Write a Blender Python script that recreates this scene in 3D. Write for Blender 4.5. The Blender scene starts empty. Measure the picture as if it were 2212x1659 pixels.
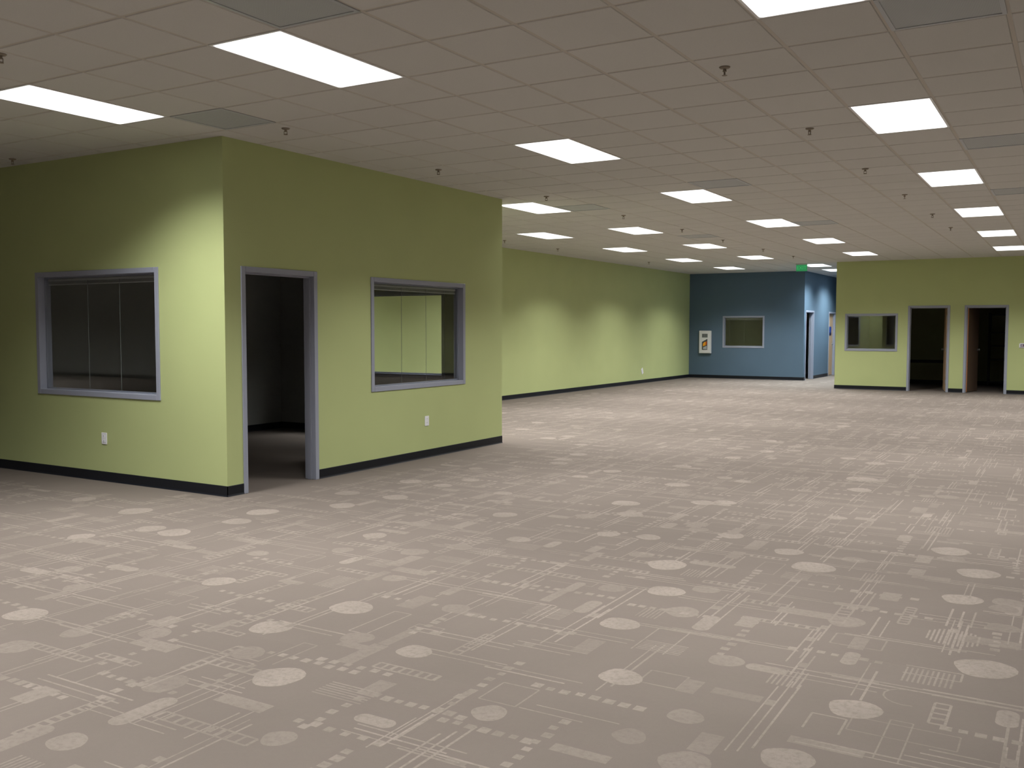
import bpy, bmesh, math, random
from mathutils import Matrix, Vector
from math import radians, pi, sin, cos

sc = bpy.context.scene
COL = sc.collection
# ------------------------------------------------------------------ camera
FPX = 2052.63
CAM = Vector((0.0, 0.0, 1.558))
RT = Vector((0.86005832, 0.51019317, 0.00161635))
UP = Vector((-0.03122245, 0.04947057, 0.99828744))
FW = Vector((-0.50923947, 0.85863589, -0.05847705))
cd = bpy.data.cameras.new('camera')
cd.sensor_width = 36.0
cd.lens = 36.0 * FPX / 2212.0
cd.clip_start = 0.05
cd.clip_end = 200
cam = bpy.data.objects.new('camera', cd)
COL.objects.link(cam)
m = Matrix((RT, UP, -FW)).transposed().to_4x4()
m.translation = CAM
cam.matrix_world = m
sc.camera = cam
# ------------------------------------------------------------------ world, exposure
w = bpy.data.worlds.new('world')
sc.world = w
w.use_nodes = True
w.node_tree.nodes['Background'].inputs[0].default_value = (0.5, 0.5, 0.5, 1)
w.node_tree.nodes['Background'].inputs[1].default_value = 0.0
sc.view_settings.view_transform = 'Standard'
sc.view_settings.look = 'None'
sc.view_settings.gamma = 1.0
sc.view_settings.use_curve_mapping = False
sc.view_settings.exposure = 0.0
sc.cycles.use_light_tree = False
sc.cycles.max_bounces = 6
sc.cycles.adaptive_threshold = 0.02
sc.cycles.diffuse_bounces = 4
sc.cycles.glossy_bounces = 3
sc.cycles.transparent_max_bounces = 8
LAMP_W = 69.0          # watts of each troffer's direct light
LAMP_SPREAD = 126.0    # degrees: prismatic lenses cut off near the horizontal
LENS_E = 1.8           # radiance of the lens itself
LAMP_C = (1.0, 1.0, 0.985)
LAMP_HALL = (0.88, 0.97, 1.0)

# ------------------------------------------------------------------ the plan (metres)
H = 3.289                       # ceiling
P = 0.6096                      # ceiling grid pitch
GX, GY = -2.8135, 4.7631        # one grid crossing
X0, Y0, Y1 = -6.693, 6.143, 11.017     # near office: side face, front face, far face
X2, Y3 = -10.645, 29.049               # long green wall, blue wall
X4 = -7.038                            # blue corridor wall
X6, Y5 = -5.403, 25.627                # right green wall
XL, XR, YB, YE = -31.0, 7.2, -6.9, 36.0
T = 0.125
R = random.Random(7)


def lin(r, g, b):
    f = lambda c: (c / 255 / 12.92) if c <= 10.3 else ((c / 255 + 0.055) / 1.055) ** 2.4
    return (f(r), f(g), f(b), 1.0)


# ------------------------------------------------------------------ materials
def newmat(name):
    mt = bpy.data.materials.new(name)
    mt.use_nodes = True
    nt = mt.node_tree
    return mt, nt, nt.nodes, nt.links, nt.nodes['Principled BSDF']


def paint(name, col, rough=0.6, var=0.04, bump=0.0, scale=90.0, metal=0.0, spec=0.3):
    mt, nt, N, L, B = newmat(name)
    tc = N.new('ShaderNodeTexCoord')
    n1 = N.new('ShaderNodeTexNoise')
    n1.inputs['Scale'].default_value = 1.7
    n1.inputs['Detail'].default_value = 1
    L.new(tc.outputs['Object'], n1.inputs['Vector'])
    mx = N.new('ShaderNodeMix')
    mx.data_type = 'RGBA'
    mx.inputs['A'].default_value = [c * (1 - var) for c in col[:3]] + [1]
    mx.inputs['B'].default_value = [min(1, c * (1 + var)) for c in col[:3]] + [1]
    L.new(n1.outputs['Fac'], mx.inputs['Factor'])
    L.new(mx.outputs['Result'], B.inputs['Base Color'])
    B.inputs['Roughness'].default_value = rough
    B.inputs['Metallic'].default_value = metal
    B.inputs['Specular IOR Level'].default_value = spec
    if bump:
        n2 = N.new('ShaderNodeTexNoise')
        n2.inputs['Scale'].default_value = scale
        n2.inputs['Detail'].default_value = 2
        L.new(tc.outputs['Object'], n2.inputs['Vector'])
        bp = N.new('ShaderNodeBump')
        bp.inputs['Strength'].default_value = bump
        bp.inputs['Distance'].default_value = 0.01
        L.new(n2.outputs['Fac'], bp.inputs['Height'])
        L.new(bp.outputs['Normal'], B.inputs['Normal'])
    return mt


def tile_mat():
    mt, nt, N, L, B = newmat('mineral_tile')
    tc = N.new('ShaderNodeTexCoord')
    n1 = N.new('ShaderNodeTexNoise')
    n1.inputs['Scale'].default_value = 160
    n1.inputs['Detail'].default_value = 1
    L.new(tc.outputs['Object'], n1.inputs['Vector'])
    oi = N.new('ShaderNodeObjectInfo')
    a = N.new('ShaderNodeMath')
    a.operation = 'MULTIPLY_ADD'
    L.new(oi.outputs['Random'], a.inputs[0])
    a.inputs[1].default_value = 0.25
    L.new(n1.outputs['Fac'], a.inputs[2])
    mx = N.new('ShaderNodeMix')
    mx.data_type = 'RGBA'
    mx.inputs['A'].default_value = (0.53, 0.52, 0.495, 1)
    mx.inputs['B'].default_value = (0.60, 0.59, 0.565, 1)
    L.new(a.outputs[0], mx.inputs['Factor'])
    L.new(mx.outputs['Result'], B.inputs['Base Color'])
    B.inputs['Roughness'].default_value = 0.95
    B.inputs['Specular IOR Level'].default_value = 0.1
    return mt


def carpet_mat():
    mt, nt, N, L, B = newmat('patterned_carpet')
    geo = N.new('ShaderNodeNewGeometry')
    at = N.new('ShaderNodeAttribute')
    at.attribute_name = 'tone'
    # broad rectangles of slightly different yarn
    br = N.new('ShaderNodeTexBrick')
    br.inputs['Scale'].default_value = 1.0
    br.inputs['Brick Width'].default_value = 0.9
    br.inputs['Row Height'].default_value = 0.31
    br.inputs['Mortar Size'].default_value = 0.0
    br.inputs['Color1'].default_value = (0, 0, 0, 1)
    br.inputs['Color2'].default_value = (1, 1, 1, 1)
    L.new(geo.outputs['Position'], br.inputs['Vector'])
    soft = N.new('ShaderNodeTexNoise')
    soft.inputs['Scale'].default_value = 2.3
    soft.inputs['Detail'].default_value = 3
    L.new(geo.outputs['Position'], soft.inputs['Vector'])
    fib = N.new('ShaderNodeTexNoise')
    fib.inputs['Scale'].default_value = 210
    fib.inputs['Detail'].default_value = 1
    L.new(geo.outputs['Position'], fib.inputs['Vector'])
    blot = N.new('ShaderNodeTexNoise')
    blot.inputs['Scale'].default_value = 38
    blot.inputs['Detail'].default_value = 2
    blot.inputs['Roughness'].default_value = 0.7
    L.new(geo.outputs['Position'], blot.inputs['Vector'])

    def math(op, a, b=None, c=None):
        nd = N.new('ShaderNodeMath')
        nd.operation = op
        for k, v in enumerate((a, b, c)):
            if v is None:
                continue
            if isinstance(v, (int, float)):
                nd.inputs[k].default_value = v
            else:
                L.new(v, nd.inputs[k])
        return nd.outputs[0]
    # base yarn value 0..1
    v = math('MULTIPLY', br.outputs['Color'], 0.10)
    v = math('MULTIPLY_ADD', soft.outputs['Fac'], 0.55, v)
    v = math('MULTIPLY_ADD', fib.outputs['Fac'], 0.35, v)
    v = math('MULTIPLY_ADD', blot.outputs['Fac'], 0.25, v)
    v = math('SUBTRACT', v, 0.12)
    base = N.new('ShaderNodeMix')
    base.data_type = 'RGBA'
    base.inputs['A'].default_value = CARPET_A
    base.inputs['B'].default_value = CARPET_B
    L.new(v, base.inputs['Factor'])
    # motifs of pale yarn, patchy with the pile
    ramp = N.new('ShaderNodeMapRange')
    ramp.inputs['From Min'].default_value = 0.30
    ramp.inputs['From Max'].default_value = 0.55
    ramp.inputs['To Min'].default_value = 0.45
    ramp.inputs['To Max'].default_value = 1.0
    L.new(blot.outputs['Fac'], ramp.inputs['Value'])
    wear = N.new('ShaderNodeMapRange')
    wear.inputs['From Min'].default_value = 0.38
    wear.inputs['From Max'].default_value = 0.56
    wear.inputs['To Min'].default_value = 0.7
    wear.inputs['To Max'].default_value = 1.0
    L.new(soft.outputs['Fac'], wear.inputs['Value'])
    tone = math('MULTIPLY', at.outputs['Fac'], ramp.outputs['Result'])
    tone = math('MULTIPLY', tone, wear.outputs['Result'])
    light = N.new('ShaderNodeMix')
    light.data_type = 'RGBA'
    light.inputs['A'].default_value = CARPET_LA
    light.inputs['B'].default_value = CARPET_LB
    L.new(fib.outputs['Fac'], light.inputs['Factor'])
    fin = N.new('ShaderNodeMix')
    fin.data_type = 'RGBA'
    L.new(tone, fin.inputs['Factor'])
    L.new(base.outputs['Result'], fin.inputs['A'])
    L.new(light.outputs['Result'], fin.inputs['B'])
    L.new(fin.outputs['Result'], B.inputs['Base Color'])
    B.inputs['Roughness'].default_value = 1.0
    B.inputs['Specular IOR Level'].default_value = 0.05
    return mt


def emit_mat(name, col, s, base=(0.8, 0.8, 0.8, 1)):
    mt, nt, N, L, B = newmat(name)
    B.inputs['Base Color'].default_value = base
    B.inputs['Emission Color'].default_value = (*col[:3], 1)
    B.inputs['Emission Strength'].default_value = s
    mt.cycles.emission_sampling = 'NONE'
    return mt


def glass_mat():
    mt, nt, N, L, B = newmat('window_glass')
    N.remove(B)
    out = N['Material Output']
    geo = N.new('ShaderNodeNewGeometry')
    dot = N.new('ShaderNodeVectorMath')
    dot.operation = 'DOT_PRODUCT'
    L.new(geo.outputs['Normal'], dot.inputs[0])
    L.new(geo.outputs['Incoming'], dot.inputs[1])

    def math(op, a, b):
        nd = N.new('ShaderNodeMath')
        nd.operation = op
        for k, v in enumerate((a, b)):
            if isinstance(v, (int, float)):
                nd.inputs[k].default_value = v
            elif v is not None:
                L.new(v, nd.inputs[k])
        return nd.outputs[0]
    c = math('ABSOLUTE', dot.outputs['Value'], 0)
    c = math('SUBTRACT', 1.0, c)
    c = math('POWER', c, 5.0)
    c = math('MULTIPLY', c, 0.945)
    c = math('ADD', c, 0.055)
    tr = N.new('ShaderNodeBsdfTransparent')
    tr.inputs[0].default_value = (0.945, 0.955, 0.955, 1)
    gl = N.new('ShaderNodeBsdfGlossy')
    gl.inputs['Roughness'].default_value = 0.015
    gl.inputs['Color'].default_value = (1, 1, 1, 1)
    mx = N.new('ShaderNodeMixShader')
    L.new(c, mx.inputs[0])
    L.new(tr.outputs[0], mx.inputs[1])
    L.new(gl.outputs[0], mx.inputs[2])
    L.new(mx.outputs[0], out.inputs[0])
    return mt


def wood_mat(name, a, b, scale=1.0):
    mt, nt, N, L, B = newmat(name)
    tc = N.new('ShaderNodeTexCoord')
    mp = N.new('ShaderNodeMapping')
    mp.inputs['Scale'].default_value = (14 * scale, 14 * scale, 0.7)
    L.new(tc.outputs['Object'], mp.inputs['Vector'])
    n = N.new('ShaderNodeTexNoise')
    n.inputs['Scale'].default_value = 3
    n.inputs['Detail'].default_value = 6
    L.new(mp.outputs['Vector'], n.inputs['Vector'])
    mx = N.new('ShaderNodeMix')
    mx.data_type = 'RGBA'
    mx.inputs['A'].default_value = a
    mx.inputs['B'].default_value = b
    L.new(n.outputs['Fac'], mx.inputs['Factor'])
    L.new(mx.outputs['Result'], B.inputs['Base Color'])
    B.inputs['Roughness'].default_value = 0.45
    return mt


def perf_mat():
    mt, nt, N, L, B = newmat('perforated_steel')
    tc = N.new('ShaderNodeTexCoord')
    v = N.new('ShaderNodeTexVoronoi')
    v.inputs['Scale'].default_value = 130
    v.inputs['Randomness'].default_value = 0.0
    L.new(tc.outputs['Object'], v.inputs['Vector'])
    cr = N.new('ShaderNodeValToRGB')
    cr.color_ramp.elements[0].position = 0.32
    cr.color_ramp.elements[0].color = (0.22, 0.235, 0.24, 1)
    cr.color_ramp.elements[1].position = 0.42
    cr.color_ramp.elements[1].color = (0.46, 0.48, 0.485, 1)
    L.new(v.outputs['Distance'], cr.inputs['Fac'])
    L.new(cr.outputs['Color'], B.inputs['Base Color'])
    B.inputs['Roughness'].default_value = 0.6
    return mt


CARPET_A = (0.133, 0.112, 0.097, 1)
CARPET_B = (0.172, 0.145, 0.127, 1)
CARPET_LA = (0.230, 0.197, 0.170, 1)
CARPET_LB = (0.276, 0.237, 0.205, 1)
M = dict(
    green=paint('green_paint', (0.445, 0.50, 0.232, 1)),
    blue=paint('blue_paint', lin(87, 107, 124)),
    grey=paint('grey_paint', lin(150, 152, 148)),
    olive=paint('dull_green_paint', lin(138, 142, 104)),
    tile=tile_mat(),
    grid=paint('grid_steel', lin(186, 179, 169), 0.6, 0.02, 0),
    deck=paint('deck_steel', lin(60, 60, 60), 0.9, 0.05, 0),
    carpet=carpet_mat(),
    base=paint('black_rubber', lin(22, 24, 30), 0.45, 0.08, 0),
    frame=paint('grey_frame_enamel', lin(150, 154, 168), 0.42, 0.03, 0),
    white=paint('white_enamel', lin(226, 226, 226), 0.45, 0.02, 0),
    plastic=paint('white_plastic', lin(232, 232, 236), 0.35, 0.01, 0),
    alu=paint('brushed_metal', lin(190, 190, 190), 0.3, 0.04, 0, metal=1.0),
    brass=paint('dull_sprinkler_metal', lin(140, 130, 116), 0.5, 0.08, 0, metal=0.2),
    dark=paint('dark_plastic', lin(30, 30, 32), 0.5, 0.05, 0),
    slot=paint('slot_black', lin(40, 40, 42), 0.6, 0.02, 0),
    wood_pale=wood_mat('pale_maple', lin(214, 184, 146), lin(196, 160, 120)),
    wood_shaded=wood_mat('shaded_leaf_wood', lin(112, 92, 76), lin(92, 74, 60)),  # wood darkened so the leaf's shade is in its colour
    wood_lit=wood_mat('lit_edge_wood', lin(206, 140, 88), lin(186, 118, 70)),  # brighter wood: light falling on the leaf edge, put into the colour
    lens=emit_mat('prismatic_lens', LAMP_C, LENS_E),
    lens_hall=emit_mat('prismatic_lens_cool', LAMP_HALL, LENS_E),
    glass=glass_mat(),
    perf=perf_mat(),
    cord=paint('blind_cord', lin(130, 136, 136), 0.8, 0.02, 0),
    blind=paint('blind_aluminium', lin(170, 172, 170), 0.45, 0.02, 0),
    exit_green=emit_mat('exit_green', lin(38, 128, 74), 0.9, (0.01, 0.10, 0.04, 1)),
    exit_letter=emit_mat('exit_letter', lin(60, 160, 92), 0.9, (0.02, 0.2, 0.08, 1)),
    plaque=paint('plaque_blue', lin(34, 74, 160), 0.4, 0.03, 0),
    plaque_dark=paint('plaque_navy', lin(20, 32, 80), 0.4, 0.03, 0),
    yellow=paint('device_yellow', lin(246, 172, 44), 0.4, 0.03, 0),
    orange=paint('device_orange', lin(206, 92, 26), 0.4, 0.03, 0),
    label_grey=paint('label_grey', lin(130, 134, 132), 0.6, 0.02, 0),
    label_dark=paint('label_dark', lin(84, 88, 88), 0.6, 0.02, 0),
    charcoal=paint('charcoal', lin(78, 80, 82), 0.5, 0.03, 0),
    silver=paint('silver_grey', lin(176, 180, 184), 0.4, 0.03, 0),
    screen=paint('screen_grey', lin(110, 104, 122), 0.25, 0.02, 0),
    rust=paint('indicator_red', lin(120, 60, 60), 0.5, 0.02, 0),
    shelf=paint('black_shelving', lin(46, 47, 50), 0.5, 0.05, 0),
)


# ------------------------------------------------------------------ mesh helpers
def bx(bm, a, b):
    """axis-aligned box from corner a to corner b"""
    (xa, ya, za), (xb, yb, zb) = [tuple(map(min, a, b)), tuple(map(max, a, b))]
    v = [bm.verts.new(p) for p in ((xa, ya, za), (xb, ya, za), (xb, yb, za), (xa, yb, za),
                                   (xa, ya, zb), (xb, ya, zb), (xb, yb, zb), (xa, yb, zb))]
    fs = [bm.faces.new([v[i] for i in q]) for q in
          ((0, 3, 2, 1), (4, 5, 6, 7), (0, 1, 5, 4), (1, 2, 6, 5), (2, 3, 7, 6), (3, 0, 4, 7))]
    return v, fs


def bxb(bm, a, b, r=0.002, seg=1):
    t = bmesh.new()
    bx(t, a, b)
    bmesh.ops.bevel(t, geom=list(t.edges), offset=r, segments=seg, affect='EDGES', profile=0.6)
    me = bpy.data.meshes.new('t')
    t.to_mesh(me)
    t.free()
    bm.from_mesh(me)
    bpy.data.meshes.remove(me)


def lathe(bm, prof, n=16, axis='Z', at=(0, 0, 0)):
    rings = []
    for r, z in prof:
        ring = []
        for k in range(n):
            a = 2 * pi * k / n
            p = (r * cos(a), r * sin(a), z)
            if axis == 'X':
                p = (p[2], p[0], p[1])
            elif axis == 'Y':
                p = (p[0], p[2], p[1])
            ring.append(bm.verts.new((p[0] + at[0], p[1] + at[1], p[2] + at[2])))
        rings.append(ring)
    for i in range(len(rings) - 1):
        for k in range(n):
            bm.faces.new((rings[i][k], rings[i][(k + 1) % n], rings[i + 1][(k + 1) % n], rings[i + 1][k]))
    bm.faces.new(rings[0][::-1])
    bm.faces.new(rings[-1])


def prism(bm, pts, y0, y1):
    """extrude an (x,z) outline along y"""
    a = [bm.verts.new((x, y0, z)) for x, z in pts]
    b = [bm.verts.new((x, y1, z)) for x, z in pts]
    n = len(pts)
    bm.faces.new(a)
    bm.faces.new(b[::-1])
    for i in range(n):
        bm.faces.new((a[i], b[i], b[(i + 1) % n], a[(i + 1) % n]))


def mesh(bm, name):
    bmesh.ops.recalc_face_normals(bm, faces=bm.faces)
    me = bpy.data.meshes.new(name)
    bm.to_mesh(me)
    bm.free()
    return me


def obj(name, bm, mat, parent=None, smooth=False):
    me = mesh(bm, name) if isinstance(bm, bmesh.types.BMesh) else bm
    if not me.materials:
        for mm in (mat if isinstance(mat, (list, tuple)) else [mat]):
            me.materials.append(mm)
    if smooth:
        for p in me.polygons:
            p.use_smooth = True
    o = bpy.data.objects.new(name, me)
    COL.objects.link(o)
    o.parent = parent
    return o


def tag(o, label=None, cat=None, group=None, kind=None):
    for k, v in (('label', label), ('category', cat), ('group', group), ('kind', kind)):
        if v:
            o[k] = v
    return o


def empty(name, loc=(0, 0, 0), rot=0.0):
    o = bpy.data.objects.new(name, None)
    o.empty_display_size = 0.1
    COL.objects.link(o)
    o.location = loc
    o.rotation_euler = (0, 0, rot)
    return o


def struct(name, bm, mat, label, cat):
    return tag(obj(name, bm, mat), label, cat, kind='structure')


def dup(root, loc, label=None, rot=None):
    r = root.copy()
    COL.objects.link(r)
    r.location = loc
    if rot is not None:
        r.rotation_euler = (0, 0, rot)
    if label:
        r['label'] = label
    for ch in list(root.children):
        c = ch.copy()
        COL.objects.link(c)
        c.parent = r
        for g in list(ch.children):
            d = g.copy()
            COL.objects.link(d)
            d.parent = c
    return r


def wall_bm(axis, face, back, a0, a1, openings=(), z1=H):
    """A wall whose visible face lies at `face`, body reaching to `back`; axis 'X' = plane X=const.
    Material 0 on the `face` side and in the reveals, material 1 on the back."""
    us = sorted({a0, a1, *[o[0] for o in openings], *[o[1] for o in openings]})
    vs = sorted({0.0, z1, *[o[2] for o in openings], *[o[3] for o in openings]})
    bm = bmesh.new()
    P3 = (lambda u, d, z: (d, u, z)) if axis == 'X' else (lambda u, d, z: (u, d, z))
    solid = {}
    for i in range(len(us) - 1):
        for j in range(len(vs) - 1):
            cu, cv = (us[i] + us[i + 1]) / 2, (vs[j] + vs[j + 1]) / 2
            solid[i, j] = not any(o[0] < cu < o[1] and o[2] < cv < o[3] for o in openings)
    for (i, j), s in solid.items():
        if not s:
            continue
        u0, u1, v0, v1 = us[i], us[i + 1], vs[j], vs[j + 1]
        f = bm.faces.new([bm.verts.new(P3(*q)) for q in ((u0, face, v0), (u1, face, v0), (u1, face, v1), (u0, face, v1))])
        f.material_index = 0
        f = bm.faces.new([bm.verts.new(P3(*q)) for q in ((u0, back, v0), (u0, back, v1), (u1, back, v1), (u1, back, v0))])
        f.material_index = 1
        for (di, dj), q in (((-1, 0), ((u0, v0), (u0, v1))), ((1, 0), ((u1, v0), (u1, v1))),
                            ((0, -1), ((u0, v0), (u1, v0))), ((0, 1), ((u0, v1), (u1, v1)))):
            if not solid.get((i + di, j + dj), False):
                (ua, va), (ub, vb) = q
                bm.faces.new([bm.verts.new(P3(*t)) for t in ((ua, face, va), (ub, face, vb), (ub, back, vb), (ua, back, va))])
    bmesh.ops.remove_doubles(bm, verts=bm.verts, dist=1e-5)
    return bm


# ------------------------------------------------------------------ openings: (u0,u1,z0,z1)
WF = 0.052                       # frame face width
W1 = (-9.53, -7.585, 0.855, 2.14)        # near office front window (X)
W2 = (8.23, 10.106, 0.85, 2.12)          # near office side window (Y)
W3 = (-9.60, -7.545, 0.855, 2.085)       # near office far window (X)
W4 = (-9.548, -8.235, 0.963, 1.953)      # blue wall window (X)
W5 = (-5.166, -3.884, 0.99, 1.95)        # right green wall window (X)
D1 = (6.34, 7.37, 0.0, 2.132)            # near office door (Y)
D2 = (-3.650, -2.684, 0.0, 2.14)         # right wall door (X)
D3 = (-2.362, -1.405, 0.0, 2.137)        # store room door (X)
D4 = (29.22, 30.28, 0.0, 2.115)          # corridor open door (Y)
D5 = (32.33, 33.32, 0.0, 2.12)           # corridor maple door (Y)


def inset(o, d=0.04):
    return (o[0] + d, o[1] - d, o[2] + d if o[2] > 0 else 0.0, o[3] - d)


G, GR, BL = M['green'], M['grey'], M['blue']
# floor
bm = bmesh.new()
bx(bm, (XL - .3, YB - .3, -0.12), (XR + .3, YE + .3, 0.0))
floor = struct('floor', bm, M['carpet'], 'taupe patterned carpet covering the whole open-plan floor', 'floor')
# walls
struct('wall_front', wall_bm('Y', Y0, Y0 + T, XL, X0 - T, [inset(W1)]), [G, GR],
       'lime green office wall with the dark window nearest the left edge', 'wall')
struct('wall_side', wall_bm('X', X0, X0 - T, Y0, Y1, [inset(D1), inset(W2)]), [G, GR],
       'lime green office wall with open doorway and window beside it', 'wall')
struct('wall_office_far', wall_bm('Y', Y1, Y1 - T, X2, X0 - T, [inset(W3)]), [G, GR],
       'far wall of the unlit office seen through its side window', 'wall')
struct('wall_office_left', wall_bm('X', X2, X2 - T, Y0 + T, Y1 - T), [GR, GR],
       'grey inner wall of the near office seen in the dark through its doorway', 'wall')
struct('wall_left', wall_bm('X', X2, X2 - T, Y1 - T, Y3), [G, GR],
       'long lime green wall running back to the blue wall', 'wall')
struct('wall_back', wall_bm('Y', Y3, Y3 + T, X2 - T, X4 - T, [inset(W4)]), [BL, GR],
       'slate blue end wall with window and white cabinet', 'wall')
struct('wall_corridor', wall_bm('X', X4, X4 - T, Y3, YE, [inset(D4), inset(D5)]), [BL, GR],
       'lighter lit blue corridor wall with two doorways', 'wall')
struct('wall_right', wall_bm('Y', Y5, Y5 + T, X6, XR, [inset(W5), inset(D2), inset(D3)]), [G, GR],
       'lime green wall at right with window and two open doorways', 'wall')
struct('wall_corridor_right', wall_bm('X', X6, X6 + T, Y5 + T, YE), [BL, GR],
       'corridor side wall hidden behind the right green wall', 'wall')
struct('wall_corridor_end', wall_bm('Y', YE, YE + T, X4 - 4.0, XR), [BL, GR],
       'end wall closing the blue corridor', 'wall')
struct('wall_room_back', wall_bm('Y', 29.6, 29.6 + T, X6 + T, XR), [M['olive'], GR],
       'dull green back wall inside the dark rooms at right', 'wall')
struct('wall_room_partition', wall_bm('X', -2.46, -2.58, Y5 + T, 29.6), [GR, GR],
       'grey partition between the two dark rooms at right', 'wall')
struct('wall_store_side', wall_bm('X', 0.2, 0.32, Y5 + T, 29.6), [GR, GR],
       'grey side wall of the dark store room', 'wall')
struct('wall_blue_room_back', wall_bm('Y', 33.2, 33.32, X2 - T, X4 - T), [GR, GR],
       'grey back wall of the dark room behind the blue wall', 'wall')
struct('wall_blue_room_side', wall_bm('X', X2, X2 - T, Y3 + T, YE), [GR, GR],
       'grey side wall of the dark room behind the blue wall', 'wall')
struct('wall_rear', wall_bm('Y', YB, YB - T, XL, XR), [GR, GR], 'grey wall behind the viewer', 'wall')
struct('wall_far_left', wall_bm('X', XL, XL - T, YB, Y0 + T), [GR, GR], 'grey wall far to the left of the viewer', 'wall')
struct('wall_far_right', wall_bm('X', XR, XR + T, YB, YE), [G, GR], 'green wall to the right of the viewer', 'wall')


# baseboards: (axis, face, dir, a0, a1)
def baseboard(name, runs, label):
    bm = bmesh.new()
    t, h = 0.006, 0.098
    for axis, face, d, a0, a1 in runs:
        # cove profile: toe at the floor, thin body, rounded top
        prof = [(0, 0), (0.016, 0), (0.010, 0.006), (t, 0.016), (t, h - 0.004), (t - 0.003, h), (0, h)]
        pa, pb = [], []
        for e, z in prof:
            q = face + d * e
            pa.append(bm.verts.new((q, a0, z) if axis == 'X' else (a0, q, z)))
            pb.append(bm.verts.new((q, a1, z) if axis == 'X' else (a1, q, z)))
        n = len(prof)
        bm.faces.new(pa)
        bm.faces.new(pb[::-1])
        for i in range(n):
            bm.faces.new((pa[i], pb[i], pb[(i + 1) % n], pa[(i + 1) % n]))
    return struct(name, bm, M['base'], label, 'baseboard')


baseboard('baseboard_front', [('Y', Y0, -1, XL, X0 + 0.006)], 'black rubber baseboard along the nearest green wall at left')
baseboard('baseboard_side', [('X', X0, 1, Y0 - 0.006, D1[0]), ('X', X0, 1, D1[1], Y1)],
          'black rubber baseboard either side of the near open doorway')
baseboard('baseboard_office', [('Y', Y1 - T, -1, X2, X0 - T), ('X', X2, 1, Y0 + T, Y1 - T)],
          'black baseboard inside the dark office behind the doorway')
baseboard('baseboard_office_far', [('Y', Y1, 1, X2, X0)], 'black baseboard on the far outside of the office')
baseboard('baseboard_left', [('X', X2, 1, Y1, Y3)], 'black baseboard along the long green wall')
baseboard('baseboard_back', [('Y', Y3, -1, X2, X4 + 0.006)], 'black baseboard under the slate blue wall')
baseboard('baseboard_corridor', [('X', X4, 1, Y3 - 0.006, D4[0]), ('X', X4, 1, D4[1], D5[0]), ('X', X4, 1, D5[1], YE)],
          'black baseboard along the lit blue corridor wall')
baseboard('baseboard_right', [('Y', Y5, -1, X6 - 0.006, D2[0]), ('Y', Y5, -1, D2[1], D3[0]), ('Y', Y5, -1, D3[1], XR)],
          'black baseboard under the green wall with two doorways')
baseboard('baseboard_rooms', [('Y', 29.6, -1, X6 + T, -2.58), ('Y', 29.6, -1, -2.46, 0.2), ('X', X6 + T, 1, Y5 + T, 29.6)],
          'black baseboard inside the dark rooms at right')
baseboard('baseboard_rear', [('Y', YB, 1, XL, XR)], 'black baseboard along the wall behind the viewer')
# dark chair rail on the back wall of the room behind the first right doorway
bm = bmesh.new()
bxb(bm, (X6 + T + 0.02, 29.575, 0.585), (-2.60, 29.6, 0.675), 0.006)
struct('trim_1', bm, M['dark'], 'dark horizontal rail inside the unlit room behind the right doorway', 'wall rail')


# ------------------------------------------------------------------ ceiling: deck, grid bars, tiles
def cell_x(i):
    return GX + i * P


def cell_y(j):
    return GY + j * P


I0, I1 = math.floor((XL - GX) / P), math.ceil((XR - GX) / P)
J0, J1 = math.floor((YB - GY) / P), math.ceil((YE - GY) / P)
LIGHTS = [(-3, -1), (-7, -1), (-3, 5), (2, 5), (2, -1), (2, 11), (-3, 11), (-7, 11), (-10, 17), (-7, 17), (-3, 17), (2, 17),
          (-10, 23), (-7, 23), (-3, 23), (2, 23), (-10, 29), (-7, 29), (-3, 29), (2, 29), (-10, 35), (-6, 35), (-6, 39),
          (7, 5), (7, 11), (7, 17), (7, 23), (7, 29), (12, 5), (12, 17), (12, 29), (-10, 11),
          (-6, 43), (-3, -7), (2, -7), (-7, -7), (-11, -7), (-36, -15), (-42, -15), (-33, -11), (-39, -11)]  # far-left lamps at the end are added to brighten the left window's reflection
VENTS = [(-2, -2), (-6, 1), (3, 1), (3, 8), (-2, 10), (-6, 12), (-6, 20), (3, 14), (-2, 18)]
taken = set(VENTS)
for i, j in LIGHTS:
    taken |= {(i, j), (i, j + 1)}

bm = bmesh.new()
bx(bm, (XL - .3, YB - .3, H + 0.05), (XR + .3, YE + .3, H + 0.12))
ceiling = struct('ceiling', bm, M['deck'], 'suspended ceiling of square off-white tiles in a metal grid', 'ceiling')
# T-bars
RB = H + 0.004
bm = bmesh.new()
bx(bm, (-0.012, YB, RB), (0.012, YE, RB + 0.003))
bx(bm, (-0.001, YB, RB + 0.003), (0.001, YE, RB + 0.035))
bar_y = mesh(bm, 'grid_bar')
bar_y.materials.append(M['grid'])
bm = bmesh.new()
bx(bm, (XL, -0.012, RB + 0.0005), (XR, 0.012, RB + 0.0035))
bx(bm, (XL, -0.001, RB + 0.0035), (XR, 0.001, RB + 0.035))
bar_x = mesh(bm, 'grid_bar')
bar_x.materials.append(M['grid'])
for i in range(I0 + 1, I1):
    o = bpy.data.objects.new('grid_bar', bar_y)
    COL.objects.link(o)
    o.location = (cell_x(i), 0, 0)
    o.parent = ceiling
for j in range(J0 + 1, J1):
    o = bpy.data.objects.new('grid_bar', bar_x)
    COL.objects.link(o)
    o.location = (0, cell_y(j), 0)
    o.parent = ceiling


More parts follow.
